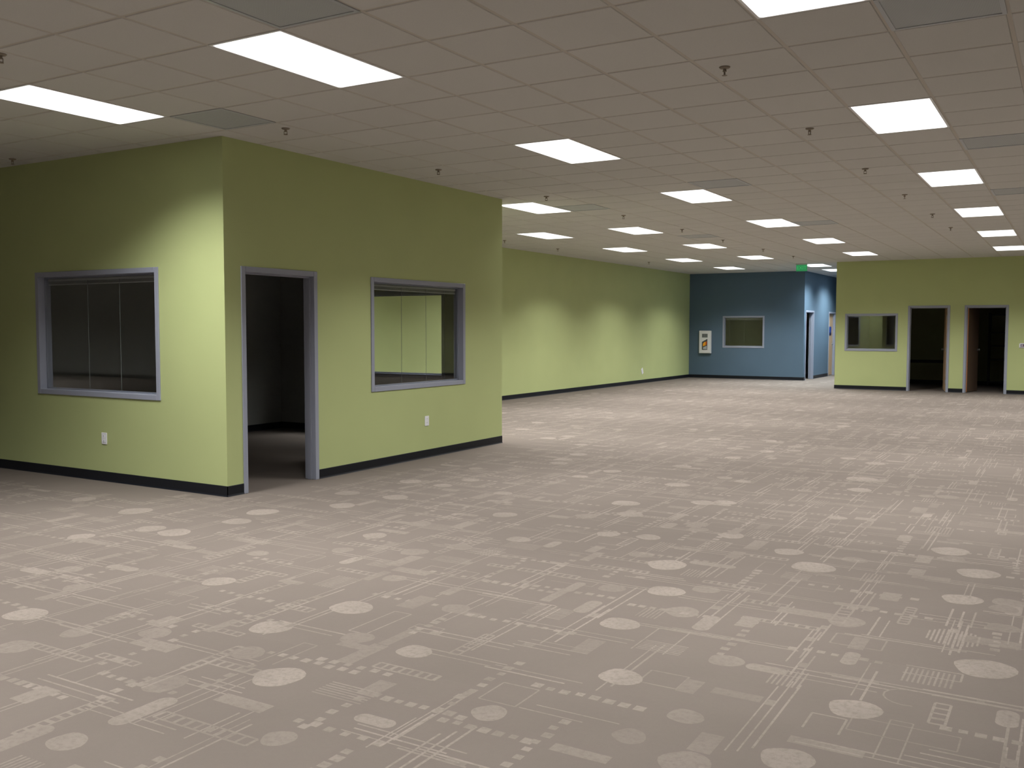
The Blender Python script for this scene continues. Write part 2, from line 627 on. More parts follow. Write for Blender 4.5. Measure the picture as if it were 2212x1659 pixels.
def tile_geo(bm, cx, cy):
    h = P / 2 - 0.0125
    e = 0.004
    z = H
    a = [bm.verts.new((cx + sx * (h - e), cy + sy * (h - e), z)) for sx, sy in ((-1, -1), (1, -1), (1, 1), (-1, 1))]
    b = [bm.verts.new((cx + sx * h, cy + sy * h, z + e)) for sx, sy in ((-1, -1), (1, -1), (1, 1), (-1, 1))]
    c = [bm.verts.new((cx + sx * h, cy + sy * h, z + 0.02)) for sx, sy in ((-1, -1), (1, -1), (1, 1), (-1, 1))]
    bm.faces.new(a[::-1])
    bm.faces.new(c)
    for k in range(4):
        q = (k + 1) % 4
        bm.faces.new((a[k], a[q], b[q], b[k]))
        bm.faces.new((b[k], b[q], c[q], c[k]))


def seen(i, j):
    """size of a ceiling cell in the frame (pixels squared), 0 when out of view"""
    v = Vector((cell_x(i + .5), cell_y(j + .5), H)) - CAM
    d = v.dot(FW)
    if d < 0.5:
        return 0
    u, t = FPX * v.dot(RT) / d, FPX * v.dot(UP) / d
    mg = 0.25 * FPX / d
    if abs(u) > 1106 + mg or t > 829 + mg:
        return 0
    x, y = cell_x(i + .5), cell_y(j + .5)
    if (x < X0 and y > Y0 and y < Y1 + (X0 - x) * 0.6) or y > Y3:
        return 0
    return FPX ** 2 * (H - CAM.z) / d ** 3


cells = [(i, j) for i in range(I0, I1) for j in range(J0, J1) if (i, j) not in taken]
cells.sort(key=lambda c: -seen(*c))
bm = bmesh.new()
tile_geo(bm, 0, 0)
tile_me = mesh(bm, 'ceiling_tile')
tile_me.materials.append(M['tile'])
for n, (i, j) in enumerate(cells[:300]):
    o = bpy.data.objects.new('ceiling_tile', tile_me)
    COL.objects.link(o)
    o.location = (cell_x(i + .5), cell_y(j + .5), 0)
    o.parent = ceiling
bm = bmesh.new()
for i, j in cells[300:]:
    tile_geo(bm, cell_x(i + .5), cell_y(j + .5))
tag(obj('ceiling_tile_field', bm, M['tile'], ceiling), kind='stuff')


# ------------------------------------------------------------------ ceiling lights
def rrect(wx, wy, r, n=5):
    pts = []
    for cx, cy, a0 in ((wx - r, wy - r, 0), (-wx + r, wy - r, 90), (-wx + r, -wy + r, 180), (wx - r, -wy + r, 270)):
        for k in range(n):
            a = radians(a0 + 90 * k / (n - 1))
            pts.append((cx + r * cos(a), cy + r * sin(a)))
    return pts


def make_light(lens_mat, colr, boost=1.0):
    root = empty('ceiling_light')
    # frame: flat ring round the lens
    bm = bmesh.new()
    ox, oy = P / 2 - 0.004, P - 0.004
    ix, iy = P / 2 - 0.021, P - 0.021
    for a, b in (((-ox, -oy), (ox, -iy)), ((-ox, iy), (ox, oy)), ((-ox, -iy), (-ix, iy)), ((ix, -iy), (ox, iy))):
        bx(bm, (a[0], a[1], -0.002), (b[0], b[1], 0.022))
    obj('frame', bm, M['white'], root)
    bm = bmesh.new()
    pts = rrect(ix + 0.0, iy + 0.0, 0.022)
    lo = [bm.verts.new((x * 0.985, y * 0.992, -0.004)) for x, y in pts]
    hi = [bm.verts.new((x, y, 0.004)) for x, y in pts]
    bm.faces.new(lo[::-1])
    bm.faces.new(hi)
    for k in range(len(pts)):
        bm.faces.new((lo[k], lo[(k + 1) % len(pts)], hi[(k + 1) % len(pts)], hi[k]))
    obj('lens', bm, lens_mat, root)
    ld = bpy.data.lights.new('tube_light', 'AREA')
    ld.shape = 'RECTANGLE'
    ld.size = 2 * ix - 0.04
    ld.size_y = 2 * iy - 0.04
    ld.energy = LAMP_W * boost
    ld.spread = radians(LAMP_SPREAD)
    ld.color = colr
    lo_ = bpy.data.objects.new('tube_light', ld)
    COL.objects.link(lo_)
    lo_.location = (0, 0, -0.008)
    lo_.parent = root
    return root


COLN = {-10: 'the column by the long green wall', -7: 'the column in line with the near office', -3: 'the middle column',
        2: 'the right-hand column', -11: 'a column left of the picture', 7: 'the column right of the picture', 12: 'the column far right of the picture'}
ORD = ['nearest', 'second', 'third', 'fourth', 'fifth', 'sixth', 'seventh']
lamp = make_light(M['lens'], LAMP_C)
lamp_hall = make_light(M['lens_hall'], LAMP_HALL, 1.35)
percol = {}
for i, j in LIGHTS:
    percol.setdefault(i, []).append(j)
used = {}
SPECIAL = {(-3, -1): 'long glowing ceiling light nearest the top, above the near corner',
           (-7, -1): 'glowing ceiling light at the left edge in front of the near office',
           (2, -1): 'glowing ceiling light cut off by the top edge',
           (-6, 35): 'cool white ceiling light at the corridor mouth beside the green exit sign',
           (-6, 39): 'cool white ceiling light inside the blue corridor, half hidden by the green wall',
           (-3, -7): 'glowing ceiling light behind the viewer in the middle column',
           (2, -7): 'glowing ceiling light behind the viewer in the right-hand column',
           (-36, -15): 'added unseen ceiling light far left of and behind the viewer',
           (-33, -11): 'added unseen ceiling light far left of the viewer, nearer of a pair',
           (-39, -11): 'added unseen ceiling light far left of the viewer, farther of a pair',
           (-42, -15): 'added unseen ceiling light in the farthest corner behind the viewer',
           (-7, -7): 'glowing ceiling light left of and behind the viewer',
           (-6, 43): 'cool white ceiling light deep in the blue corridor, hidden by the green wall',
           (-7, 11): 'glowing ceiling light just past the far edge of the near office wall',
           (-10, 11): 'glowing ceiling light behind the near office, hidden from view'}
for i, j in LIGHTS:
    src = lamp_hall if i == -6 else lamp
    loc = (cell_x(i + .5), cell_y(j + 1), H)
    if (i, j) in SPECIAL:
        lab = SPECIAL[i, j]
    else:
        seq = sorted(q for q in percol[i] if (q >= -1 or i == -11) and (i, q) != (-10, 11))
        lab = 'glowing rectangular ceiling light, %s in %s' % (ORD[seq.index(j)], COLN[i])
    if src not in used:
        o = src
        o.location = loc
        used[src] = 1
    else:
        o = dup(src, loc)
    tag(o, lab, 'ceiling light', 'ceiling lights')

# ------------------------------------------------------------------ air grilles
root = empty('air_grille')
bm = bmesh.new()
q, r_ = P / 2 - 0.006, P / 2 - 0.03
for a, b in (((-q, -q), (q, -r_)), ((-q, r_), (q, q)), ((-q, -r_), (-r_, r_)), ((r_, -r_), (q, r_))):
    bx(bm, (a[0], a[1], -0.002), (b[0], b[1], 0.02))
obj('frame', bm, M['silver'], root)
bm = bmesh.new()
bx(bm, (-r_, -r_, 0.002), (r_, r_, 0.006))
obj('perforated_panel', bm, M['perf'], root)
VL = {(-2, -2): 'grey square air grille at the top edge beside the long ceiling light',
      (-6, 1): 'grey square air grille above the near office corner',
      (3, 1): 'grey square air grille in the top right corner',
      (3, 8): 'grey square air grille at the right edge between the second and third right-hand lights',
      (-2, 10): 'grey square air grille just before the third middle ceiling light',
      (-6, 12): 'grey square air grille right of the light past the office edge',
      (-6, 20): 'grey square air grille between the third and fourth office-line lights',
      (3, 14): 'grey square air grille at the right edge between the third and fourth right-hand lights',
      (-2, 18): 'small grey square air grille touching the fourth middle ceiling light'}
for n, (i, j) in enumerate(VENTS):
    o = root if n == 0 else dup(root, (0, 0, 0))
    o.location = (cell_x(i + .5), cell_y(j + .5), H)
    tag(o, VL[i, j], 'air grille', 'ceiling air grilles')

# ------------------------------------------------------------------ sprinklers
root = empty('sprinkler_head')
bm = bmesh.new()
lathe(bm, [(0.036, 0.0), (0.037, -0.003), (0.030, -0.010), (0.018, -0.013)], 18)
obj('escutcheon', bm, M['brass'], root, True)
bm = bmesh.new()
lathe(bm, [(0.011, -0.012), (0.011, -0.024), (0.014, -0.026), (0.014, -0.030), (0.007, -0.032)], 12)
obj('body', bm, M['brass'], root)
bm = bmesh.new()
for s in (-1, 1):
    bx(bm, (s * 0.0135 - 0.002, -0.0025, -0.050), (s * 0.0135 + 0.002, 0.0025, -0.028))
bx(bm, (-0.0155, -0.0025, -0.053), (0.0155, 0.0025, -0.048))
obj('frame_arms', bm, M['brass'], root)
bm = bmesh.new()
lathe(bm, [(0.004, -0.052), (0.018, -0.055), (0.018, -0.057), (0.004, -0.058)], 14)
obj('deflector', bm, M['brass'], root)
SPR = [(-5.92, 3.62, 'at the left edge above the leftmost light'), (-5.96, 6.19, 'just above the top of the near office corner'),
       (-9.46, 5.88, 'above the green wall at the far left edge'), (-6.05, 8.62, 'above the side wall of the near office'),
       (-2.06, 6.23, 'alone in the tiles at upper right, the largest in view'), (-2.04, 8.48, 'left of the second right-hand light'),
       (-2.02, 10.89, 'left of the third right-hand light'), (-1.96, 13.22, 'just past the third right-hand light'),
       (-1.92, 15.64, 'left of the fourth right-hand light'), (-1.90, 17.85, 'left of the fifth right-hand light'),
       (-6.04, 11.06, 'just before the light at the office edge'), (-6.02, 13.49, 'just past the light at the office edge'),
       (-5.97, 15.87, 'right of the second light past the office'), (-9.74, 16.13, 'above the start of the long green wall'),
       (-9.75, 18.38, 'above the long green wall, second along'), (-9.64, 23.24, 'above the long green wall, last along'),
       (-5.99, 18.16, 'right of the third light past the office'), (-5.92, 20.69, 'between the office-line and middle lights'),
       (-5.86, 23.01, 'before the corridor mouth')]
for n, (x, y, t) in enumerate(SPR):
    o = root if n == 0 else dup(root, (0, 0, 0))
    o.location = (x, y, H)
    o.rotation_euler = (0, 0, R.uniform(0, pi))
    tag(o, 'small metal ceiling sprinkler ' + t, 'sprinkler', 'ceiling sprinklers')


# ------------------------------------------------------------------ frames
def frame_piece(axis, u0, u1, z0, z1, f0, f1, stop, inner):
    """hollow-metal member: block through the wall plus a glazing/door stop on its inner side"""
    bm = bmesh.new()
    mk = (lambda u, d, z: (d, u, z)) if axis == 'X' else (lambda u, d, z: (u, d, z))
    bxb(bm, mk(u0, f0, z0), mk(u1, f1, z1), 0.003)
    s0, s1 = stop
    d = 0.016
    if inner == 'u+':
        bxb(bm, mk(u1 - 0.002, s0, z0), mk(u1 + d, s1, z1), 0.002)
    elif inner == 'u-':
        bxb(bm, mk(u0 - d, s0, z0), mk(u0 + 0.002, s1, z1), 0.002)
    elif inner == 'z+':
        bxb(bm, mk(u0, s0, z1 - 0.002), mk(u1, s1, z1 + d), 0.002)
    elif inner == 'z-':
        bxb(bm, mk(u0, s0, z0 - d), mk(u1, s1, z0 + 0.002), 0.002)
    return bm


def opening_frame(name, axis, o, face, back, label, cat, glass=True):
    u0, u1, z0, z1 = o
    s = 1 if back > face else -1
    f0, f1 = face - s * 0.012, back + s * 0.012
    root = empty(name)
    mid = (face + back) / 2
    st = (mid + s * 0.002, mid + s * 0.026) if glass else (mid - s * 0.022, mid + s * 0.028)
    w_ = WF
    fm = M['frame']
    obj('jamb', frame_piece(axis, u0, u0 + w_, z0, z1, f0, f1, st, 'u+'), fm, root)
    obj('jamb', frame_piece(axis, u1 - w_, u1, z0, z1, f0, f1, st, 'u-'), fm, root)
    obj('head', frame_piece(axis, u0 + w_, u1 - w_, z1 - w_, z1, f0, f1, st, 'z-'), fm, root)
    if glass:
        obj('sill', frame_piece(axis, u0 + w_, u1 - w_, z0, z0 + w_, f0, f1, st, 'z+'), fm, root)
        bm = bmesh.new()
        mk = (lambda u, d, z: (d, u, z)) if axis == 'X' else (lambda u, d, z: (u, d, z))
        bx(bm, mk(u0 + w_ - 0.006, mid - s * 0.004, z0 + w_ - 0.006), mk(u1 - w_ + 0.006, mid + s * 0.001, z1 - w_ + 0.006))
        obj('glass_pane', bm, M['glass'], root)
    tag(root, label, cat, kind='structure')
    return root


opening_frame('window_1', 'Y', W1, Y0, Y0 + T, 'dark grey-framed window in the green wall at far left', 'window')
opening_frame('window_2', 'X', W2, X0, X0 - T, 'grey-framed window right of the near doorway with a green view through it', 'window')
opening_frame('window_3', 'Y', W3, Y1, Y1 - T, 'grey-framed window in the far office wall seen through the near window', 'window')
opening_frame('window_4', 'Y', W4, Y3, Y3 + T, 'grey-framed dark window in the slate blue wall', 'window')
opening_frame('window_5', 'Y', W5, Y5, Y5 + T, 'grey-framed dark window in the right green wall', 'window')
door1 = opening_frame('door_1', 'X', D1, X0, X0 - T, 'tall grey-framed open doorway into the near dark office', 'doorway', False)
door2 = opening_frame('door_2', 'Y', D2, Y5, Y5 + T, 'grey-framed doorway nearer the right-wall window, door swung inside', 'doorway', False)
door3 = opening_frame('door_3', 'Y', D3, Y5, Y5 + T, 'grey-framed doorway at the right edge with brown door and dark shelving', 'doorway', False)
door4 = opening_frame('door_4', 'X', D4, X4, X4 - T, 'narrow-looking open doorway at the start of the blue corridor', 'doorway', False)
door5 = opening_frame('door_5', 'X', D5, X4, X4 - T, 'pale maple door with blue plaque in the corridor', 'door', False)


# door leaves (parts of the door): built along local +X from the hinge, then turned
def leaf(parent, hinge, ang, wid, z1, mat, knob_at=0.07, lever=False, edge_mat=None):
    bm = bmesh.new()
    bxb(bm, (0, -0.0225, 0.012), (wid, 0.0225, z1), 0.002)
    o = obj('door_leaf', bm, mat, parent)
    o.location = (hinge[0], hinge[1], 0)
    o.rotation_euler = (0, 0, ang)
    kx = wid - knob_at
    for s in (-1, 1):
        bm = bmesh.new()
        lathe(bm, [(0.032, s * 0.0225), (0.032, s * 0.030), (0.012, s * 0.034), (0.012, s * 0.055)], 16, 'Y', (kx, 0, 1.04))
        if lever:
            bxb(bm, (kx - 0.11, s * 0.050, 1.031), (kx + 0.012, s * 0.066, 1.049), 0.004)
        else:
            lathe(bm, [(0.014, s * 0.050), (0.027, s * 0.056), (0.029, s * 0.066), (0.022, s * 0.078), (0.006, s * 0.081)], 16, 'Y', (kx, 0, 1.04))
        obj('knob' if not lever else 'lever_handle', bm, M['alu'], o, True)
    for hz in (0.25, 1.05, 1.85):
        bm = bmesh.new()
        lathe(bm, [(0.007, -0.05), (0.007, 0.05)], 10, 'Z', (-0.004, 0.0245, hz))
        obj('hinge', bm, M['alu'], o)
    return o


zt = D2[3] - WF - 0.004
leaf(door2, (D2[1] - WF - 0.01, Y5 + T + 0.02), radians(100), 0.86, zt, M['wood_pale'])
lf3 = leaf(door3, (D3[0] + WF + 0.012, Y5 + T - 0.01), radians(79), 0.85, D3[3] - WF - 0.004, M['wood_shaded'])
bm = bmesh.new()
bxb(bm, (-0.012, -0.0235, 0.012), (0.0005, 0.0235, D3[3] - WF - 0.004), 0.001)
obj('lit_edge_band', bm, M['wood_lit'], lf3)['label'] = 'orange-brown door edge with its light painted in'
# corridor door, closed, standing in its frame near the back of the wall
o5 = leaf(door5, (X4 - 0.088, D5[0] + WF + 0.004), radians(90), D5[1] - D5[0] - 2 * WF - 0.008, D5[3] - WF - 0.004, M['wood_pale'], lever=True)
bm = bmesh.new()
bxb(bm, (0.30, -0.030, 1.34), (0.62, -0.0225, 1.63), 0.003)
pq = obj('plaque', bm, M['plaque'], o5)
pq['label'] = 'blue plaque on the maple door'
bm = bmesh.new()
bxb(bm, (0.30, -0.0325, 1.34), (0.62, -0.030, 1.43), 0.001)
obj('plaque_band', bm, M['plaque_dark'], o5)


# ------------------------------------------------------------------ blinds drawn up inside three windows
def blind(axis, o, plane, s, cords, label, stack=0.02):
    """headrail under the frame head on the room side, gathered slats and two lift cords down to the sill"""
    u0, u1, z0, z1 = o
    u0, u1, z0, z1 = u0 + WF + 0.02, u1 - WF - 0.02, z0 + WF + 0.02, z1 - WF - 0.018
    mk = (lambda u, d, z: (d, u, z)) if axis == 'X' else (lambda u, d, z: (u, d, z))
    root = empty('window_blind', mk((u0 + u1) / 2, plane, z0))
    inv = Vector(mk((u0 + u1) / 2, plane, z0))

    def part(name, bm, mat):
        bmesh.ops.translate(bm, verts=bm.verts, vec=-inv)
        return obj(name, bm, mat, root)
    bm = bmesh.new()
    bxb(bm, mk(u0, plane - 0.012, z1 - 0.026), mk(u1, plane + 0.012, z1), 0.002)
    part('headrail', bm, M['blind'])
    n = int(stack / 0.004)
    for k in range(n):
        z = z1 - 0.030 - k * 0.004
        bm = bmesh.new()
        bx(bm, mk(u0 + 0.004, plane - 0.0125, z - 0.0012), mk(u1 - 0.004, plane + 0.0125, z))
        part('slat', bm, M['blind'])
    bm = bmesh.new()
    zb = z1 - 0.032 - n * 0.004
    bxb(bm, mk(u0 + 0.004, plane - 0.012, zb - 0.012), mk(u1 - 0.004, plane + 0.012, zb), 0.003)
    part('bottom_rail', bm, M['blind'])
    for c in cords:
        bm = bmesh.new()
        lathe(bm, [(0.0024, z0), (0.0024, z1 - 0.02)], 6, 'Z', mk(c, plane + s * 0.014, 0))
        part('lift_cord', bm, M['cord'])
    tag(root, label, 'blind', 'drawn-up window blinds')


blind('Y', W1, Y0 + T - 0.02, -1, (-8.79, -8.285), 'drawn-up slatted blind with two cords in the far-left window')
blind('X', W2, X0 - T + 0.02, 1, (8.905, 9.392), 'drawn-up slatted blind with two cords in the window by the near doorway')
blind('Y', W4, Y3 + T - 0.02, -1, (-9.345, -8.886), 'drawn-up slatted blind with two cords in the blue wall window', 0.012)


# ------------------------------------------------------------------ outlets and small wall things
def outlet(loc, rot, label, wd=0.08, ht=0.118, tilt=0.0):
    root = empty('wall_outlet', loc, rot)
    bm = bmesh.new()
    bxb(bm, (-wd / 2, -0.007, -ht / 2), (wd / 2, 0.0, ht / 2), 0.003, 2)
    pl = obj('cover_plate', bm, M['plastic'], root)
    for dz in (-0.023, 0.023):
        bm = bmesh.new()
        bxb(bm, (-0.017, -0.0092, dz - 0.015), (0.017, -0.006, dz + 0.015), 0.003)
        so = obj('socket', bm, M['plastic'], root)
        for sx in (-0.006, 0.006):
            bm = bmesh.new()
            bx(bm, (sx - 0.001, -0.0095, dz - 0.002), (sx + 0.001, -0.0088, dz + 0.008))
            obj('slot', bm, M['slot'], so)
    bm = bmesh.new()
    lathe(bm, [(0.0026, -0.0068), (0.0026, -0.0084)], 8, 'Y')
    obj('screw', bm, M['alu'], root)
    root.rotation_euler = (0, tilt, rot)
    tag(root, label, 'outlet', 'white wall outlets')
    return root


outlet((-8.449, Y0, 0.437), 0, 'white wall outlet below the far-left window')
outlet((X0, 9.272, 0.445), pi / 2, 'white wall outlet below the window by the near doorway')
crooked = outlet((X2 + 0.004, 25.235, 0.345), pi / 2, 'white outlet plate hanging crooked low on the long green wall', 0.11, 0.17, radians(-24))

# thermostat / card reader at the right edge
root = empty('thermostat', (-1.098, Y5, 1.168))
bm = bmesh.new()
bxb(bm, (-0.066, -0.012, -0.058), (0.066, 0, 0.046), 0.006, 2)
obj('back_plate', bm, M['plastic'], root)
bm = bmesh.new()
bxb(bm, (-0.056, -0.030, -0.040), (0.056, -0.010, 0.058), 0.014, 3)
obj('case', bm, M['plastic'], root)
bm = bmesh.new()
bxb(bm, (-0.036, -0.033, -0.026), (0.036, -0.029, 0.036), 0.003)
scn = obj('screen', bm, M['screen'], root)
bm = bmesh.new()
bxb(bm, (-0.012, -0.036, -0.020), (0.004, -0.0325, 0.026), 0.002)
obj('slider', bm, M['plastic'], scn)
bm = bmesh.new()
bxb(bm, (0.008, -0.036, -0.016), (0.020, -0.0325, 0.022), 0.002)
obj('indicator', bm, M['rust'], scn)
tag(root, 'small white wall control on the green wall at the right edge', 'thermostat')

# white cabinet on the blue wall
cx, zc = -10.093, 1.137
hw, hh, dp = 0.192, 0.357, 0.085
root = empty('wall_cabinet', (cx, Y3, zc - hh))
wz = lambda z: z - (zc - hh)
bm = bmesh.new()
bxb(bm, (-hw, -dp, 0), (hw, 0, 2 * hh), 0.008, 2)
obj('body', bm, M['white'], root)
bm = bmesh.new()
bxb(bm, (-hw + 0.012, -dp - 0.012, 0.012), (hw - 0.012, -dp + 0.002, 2 * hh - 0.012), 0.006, 2)
dr = obj('door', bm, M['white'], root)
bm = bmesh.new()
bxb(bm, (-0.092, -dp - 0.0145, wz(1.275)), (0.092, -dp - 0.011, wz(1.398)), 0.002)
lb = obj('label_panel', bm, M['label_grey'], dr)
for k, (sx, sw) in enumerate(((-0.078, 0.030), (-0.030, 0.014), (-0.002, 0.014), (0.026, 0.014), (0.056, 0.02))):
    bm = bmesh.new()
    bx(bm, (sx, -dp - 0.0155, wz(1.295)), (sx + sw, -dp - 0.0142, wz(1.385)))
    obj('printed_bar', bm, M['label_dark'], lb)
# slanted window: charcoal frame, yellow and orange device, pale lower part
pts = [(-0.090, 0.900), (-0.070, 0.886), (0.086, 0.890), (0.086, 1.238), (-0.090, 1.140)]
bm = bmesh.new()
prism(bm, [(x, wz(z)) for x, z in pts], -dp - 0.018, -dp - 0.011)
win = obj('slanted_window', bm, M['charcoal'], dr)
win['label'] = 'slanted dark window with a yellow device behind it'
bm = bmesh.new()
prism(bm, [(x, wz(z)) for x, z in [(-0.058, 1.0), (0.030, 1.03), (0.034, 1.145), (-0.010, 1.135), (-0.055, 1.085)]], -dp - 0.026, -dp - 0.017)
obj('yellow_device', bm, M['yellow'], win)
bm = bmesh.new()
prism(bm, [(x, wz(z)) for x, z in [(0.030, 1.03), (0.072, 1.055), (0.072, 1.16), (0.034, 1.145)]], -dp - 0.024, -dp - 0.017)
obj('orange_side', bm, M['orange'], win)
bm = bmesh.new()
prism(bm, [(x, wz(z)) for x, z in [(-0.052, 0.912), (0.072, 0.908), (0.072, 1.02), (-0.048, 0.97)]], -dp - 0.022, -dp - 0.017)
obj('pale_base', bm, M['silver'], win)
bm = bmesh.new()
bxb(bm, (hw - 0.034, -dp - 0.026, 0.33), (hw - 0.024, -dp - 0.010, 0.40), 0.003)
obj('pull', bm, M['white'], dr)
tag(root, 'white emergency cabinet with yellow device on the slate blue wall', 'wall cabinet')

# exit sign hung from the ceiling at the corridor mouth
root = empty('exit_sign', (-6.345, 25.80, H))
bm = bmesh.new()
bxb(bm, (-0.15, -0.03, -0.03), (0.15, 0.03, 0), 0.004)
obj('canopy', bm, M['alu'], root)
bm = bmesh.new()
bxb(bm, (-0.145, -0.008, -0.20), (0.145, 0.008, -0.028), 0.004)
pn = obj('panel', bm, M['exit_green'], root)
pn['label'] = 'glowing green sign face'
fc = bpy.data.curves.new('letters', 'FONT')
fc.body = 'EXIT'
fc.size = 0.125
fc.align_x = 'CENTER'
fc.align_y = 'CENTER'
fc.extrude = 0.001
tmp = bpy.data.objects.new('letters', fc)
COL.objects.link(tmp)
bpy.context.view_layer.update()
me = bpy.data.meshes.new_from_object(tmp.evaluated_get(bpy.context.evaluated_depsgraph_get()))
bpy.data.objects.remove(tmp)
me.transform(Matrix.Translation((0, -0.0095, -0.114)) @ Matrix.Rotation(pi / 2, 4, 'X'))
me.materials.clear()
obj('letters', me, M['exit_letter'], pn)
tag(root, 'green exit sign hanging from the ceiling at the corridor mouth', 'exit sign')


# ------------------------------------------------------------------ shelving in the store room
root = empty('shelving_unit', (-1.55, 29.2, 0))
for sx in (-0.50, 0.45):
    for sy in (-0.22, 0.22):
        bm = bmesh.new()
        bx(bm, (sx - 0.02, sy - 0.02, 0), (sx + 0.02, sy + 0.02, 2.0))
        obj('post', bm, M['shelf'], root)
for z in (0.10, 0.72, 1.10, 1.46, 1.95):
    bm = bmesh.new()
    bxb(bm, (-0.52, -0.24, z - 0.02), (0.47, 0.24, z + 0.02), 0.004)
    obj('shelf', bm, M['shelf'], root)
tag(root, 'dark shelving unit inside the store room at the right edge', 'shelving unit')

# ------------------------------------------------------------------ carpet motifs (pale yarn woven into the carpet)
V, F, TN = [], [], []


def poly(pts, tone):
    z = 0.00008 + 0.0003 * R.random()
    b = len(V)
    V.extend((x, y, z) for x, y in pts)
    F.append(tuple(range(b, b + len(pts))))
    TN.append(tone)


def rect(x0, y0, x1, y1, tone):
    poly(((min(x0, x1), min(y0, y1)), (max(x0, x1), min(y0, y1)), (max(x0, x1), max(y0, y1)), (min(x0, x1), max(y0, y1))), tone)


def disc(x, y, r, tone, n=22, wob=0.09):
    ph = R.random() * 6
    poly([(x + r * (1 + wob * sin(3 * a + ph) * R.uniform(.6, 1)) * cos(a), y + r * (1 + wob * sin(2 * a + ph)) * sin(a))
          for a in [2 * pi * k / n for k in range(n)]], tone)


def striped_disc(x, y, r, tone, alongx):
    k = -r
    while k < r:
        hl = math.sqrt(max(0, r * r - k * k))
        if alongx:
            rect(x - hl, y + k, x + hl, y + k + 0.010, tone)
        else:
            rect(x + k, y - hl, x + k + 0.010, y + hl, tone)
        k += 0.021


def line(x, y, ln, wd, alongx, tone):
    if alongx:
        rect(x, y - wd / 2, x + ln, y + wd / 2, tone)
    else:
        rect(x - wd / 2, y, x + wd / 2, y + ln, tone)


def at(x, y, a, b, alongx):
    return (x + a, y + b) if alongx else (x + b, y + a)


def motif(x, y, kind, alongx, s=1.0):
    if kind == 'disc':
        disc(x, y, R.uniform(0.075, 0.115) * s, R.uniform(.75, 1.0))
    elif kind == 'faint':
        disc(x, y, R.uniform(0.07, 0.10) * s, R.uniform(.3, .5))
    elif kind == 'striped':
        striped_disc(x, y, R.uniform(0.09, 0.13) * s, .75, alongx)
    elif kind == 'lines':
        ln = R.uniform(.3, .85)
        g = R.uniform(.028, .06)
        for k in range(R.choice((2, 2, 2, 3))):
            p = at(x - ln / 2 * 0, y, R.uniform(-.06, .06) - ln / 2, k * g, alongx) if alongx else at(x, y, -ln / 2 + R.uniform(-.06, .06), k * g, alongx)
            line(p[0], p[1], ln * R.uniform(.75, 1), R.uniform(.006, .012), alongx, R.uniform(.6, 1.0))
        if R.random() < .4:
            p = at(x, y, R.uniform(-ln / 2, ln / 3), g / 2, alongx)
            a = R.uniform(.03, .09)
            if alongx:
                rect(p[0], p[1] - g / 2, p[0] + a, p[1] + g / 2, R.uniform(.3, .6))
            else:
                rect(p[0] - g / 2, p[1], p[0] + g / 2, p[1] + a, R.uniform(.3, .6))
    elif kind == 'ladder':
        n = R.randint(4, 9)
        g = R.uniform(.05, .07)
        st = R.uniform(.045, .06)
        ln = n * st
        for k in (0, 1):
            p = at(x, y, -ln / 2, k * g, alongx)
            line(p[0], p[1], ln, .011, alongx, R.uniform(.45, .75))
        for k in range(n + 1):
            p = at(x, y, -ln / 2 + k * st, 0, alongx)
            line(p[0], p[1], g, R.uniform(.014, .022), not alongx, R.uniform(.45, .75))
    elif kind == 'squares':
        n = R.randint(4, 9)
        st = R.uniform(.06, .085)
        for k in range(n):
            p = at(x, y, (k - n / 2) * st, R.uniform(-.008, .008), alongx)
            q_ = R.uniform(.016, .024)
            rect(p[0] - q_, p[1] - q_, p[0] + q_, p[1] + q_, R.uniform(.45, .85))
    elif kind == 'hatch':
        a, b = R.uniform(.08, .15), R.uniform(.06, .1)
        k = -b
        while k < b:
            p = at(x, y, -a, k, alongx)
            line(p[0], p[1], 2 * a, .009, alongx, R.uniform(.4, .7))
            k += .022
    elif kind == 'block':
        a, b = R.uniform(.07, .16), R.uniform(.03, .06)
        p, q_ = at(x, y, -a, -b, alongx), at(x, y, a, b, alongx)
        rect(p[0], p[1], q_[0], q_[1], R.uniform(.25, .55))
    elif kind == 'outline':
        a, b = R.uniform(.08, .2), R.uniform(.04, .09)
        t_ = R.uniform(.4, .8)
        wd = R.uniform(.006, .01)
        for k in (-b, b):
            p = at(x, y, -a, k, alongx)
            line(p[0], p[1], 2 * a, wd, alongx, t_)
        for k in ((-a, a) if R.random() < .5 else (a,)):
            p = at(x, y, k, -b, alongx)
            line(p[0], p[1], 2 * b, wd, not alongx, t_)
    elif kind == 'pill':
        a, b = R.uniform(.09, .16), R.uniform(.03, .05)
        pts = [at(0, 0, (a - b) * (1 if cos(t) > 0 else -1) + b * cos(t), b * sin(t), alongx) for t in [2 * pi * (k + .5) / 16 for k in range(16)]]
        poly([(x + px, y + py) for px, py in pts], R.uniform(.5, .85))
    elif kind == 'arc':
        r = R.uniform(.06, .1)
        a0 = R.uniform(0, 6)
        for k in range(9):
            t0, t1 = a0 + k * .42, a0 + (k + 1) * .42
            poly(((x + r * cos(t0), y + r * sin(t0)), (x + r * cos(t1), y + r * sin(t1)),
                  (x + (r - .008) * cos(t1), y + (r - .008) * sin(t1)), (x + (r - .008) * cos(t0), y + (r - .008) * sin(t0))), .5)


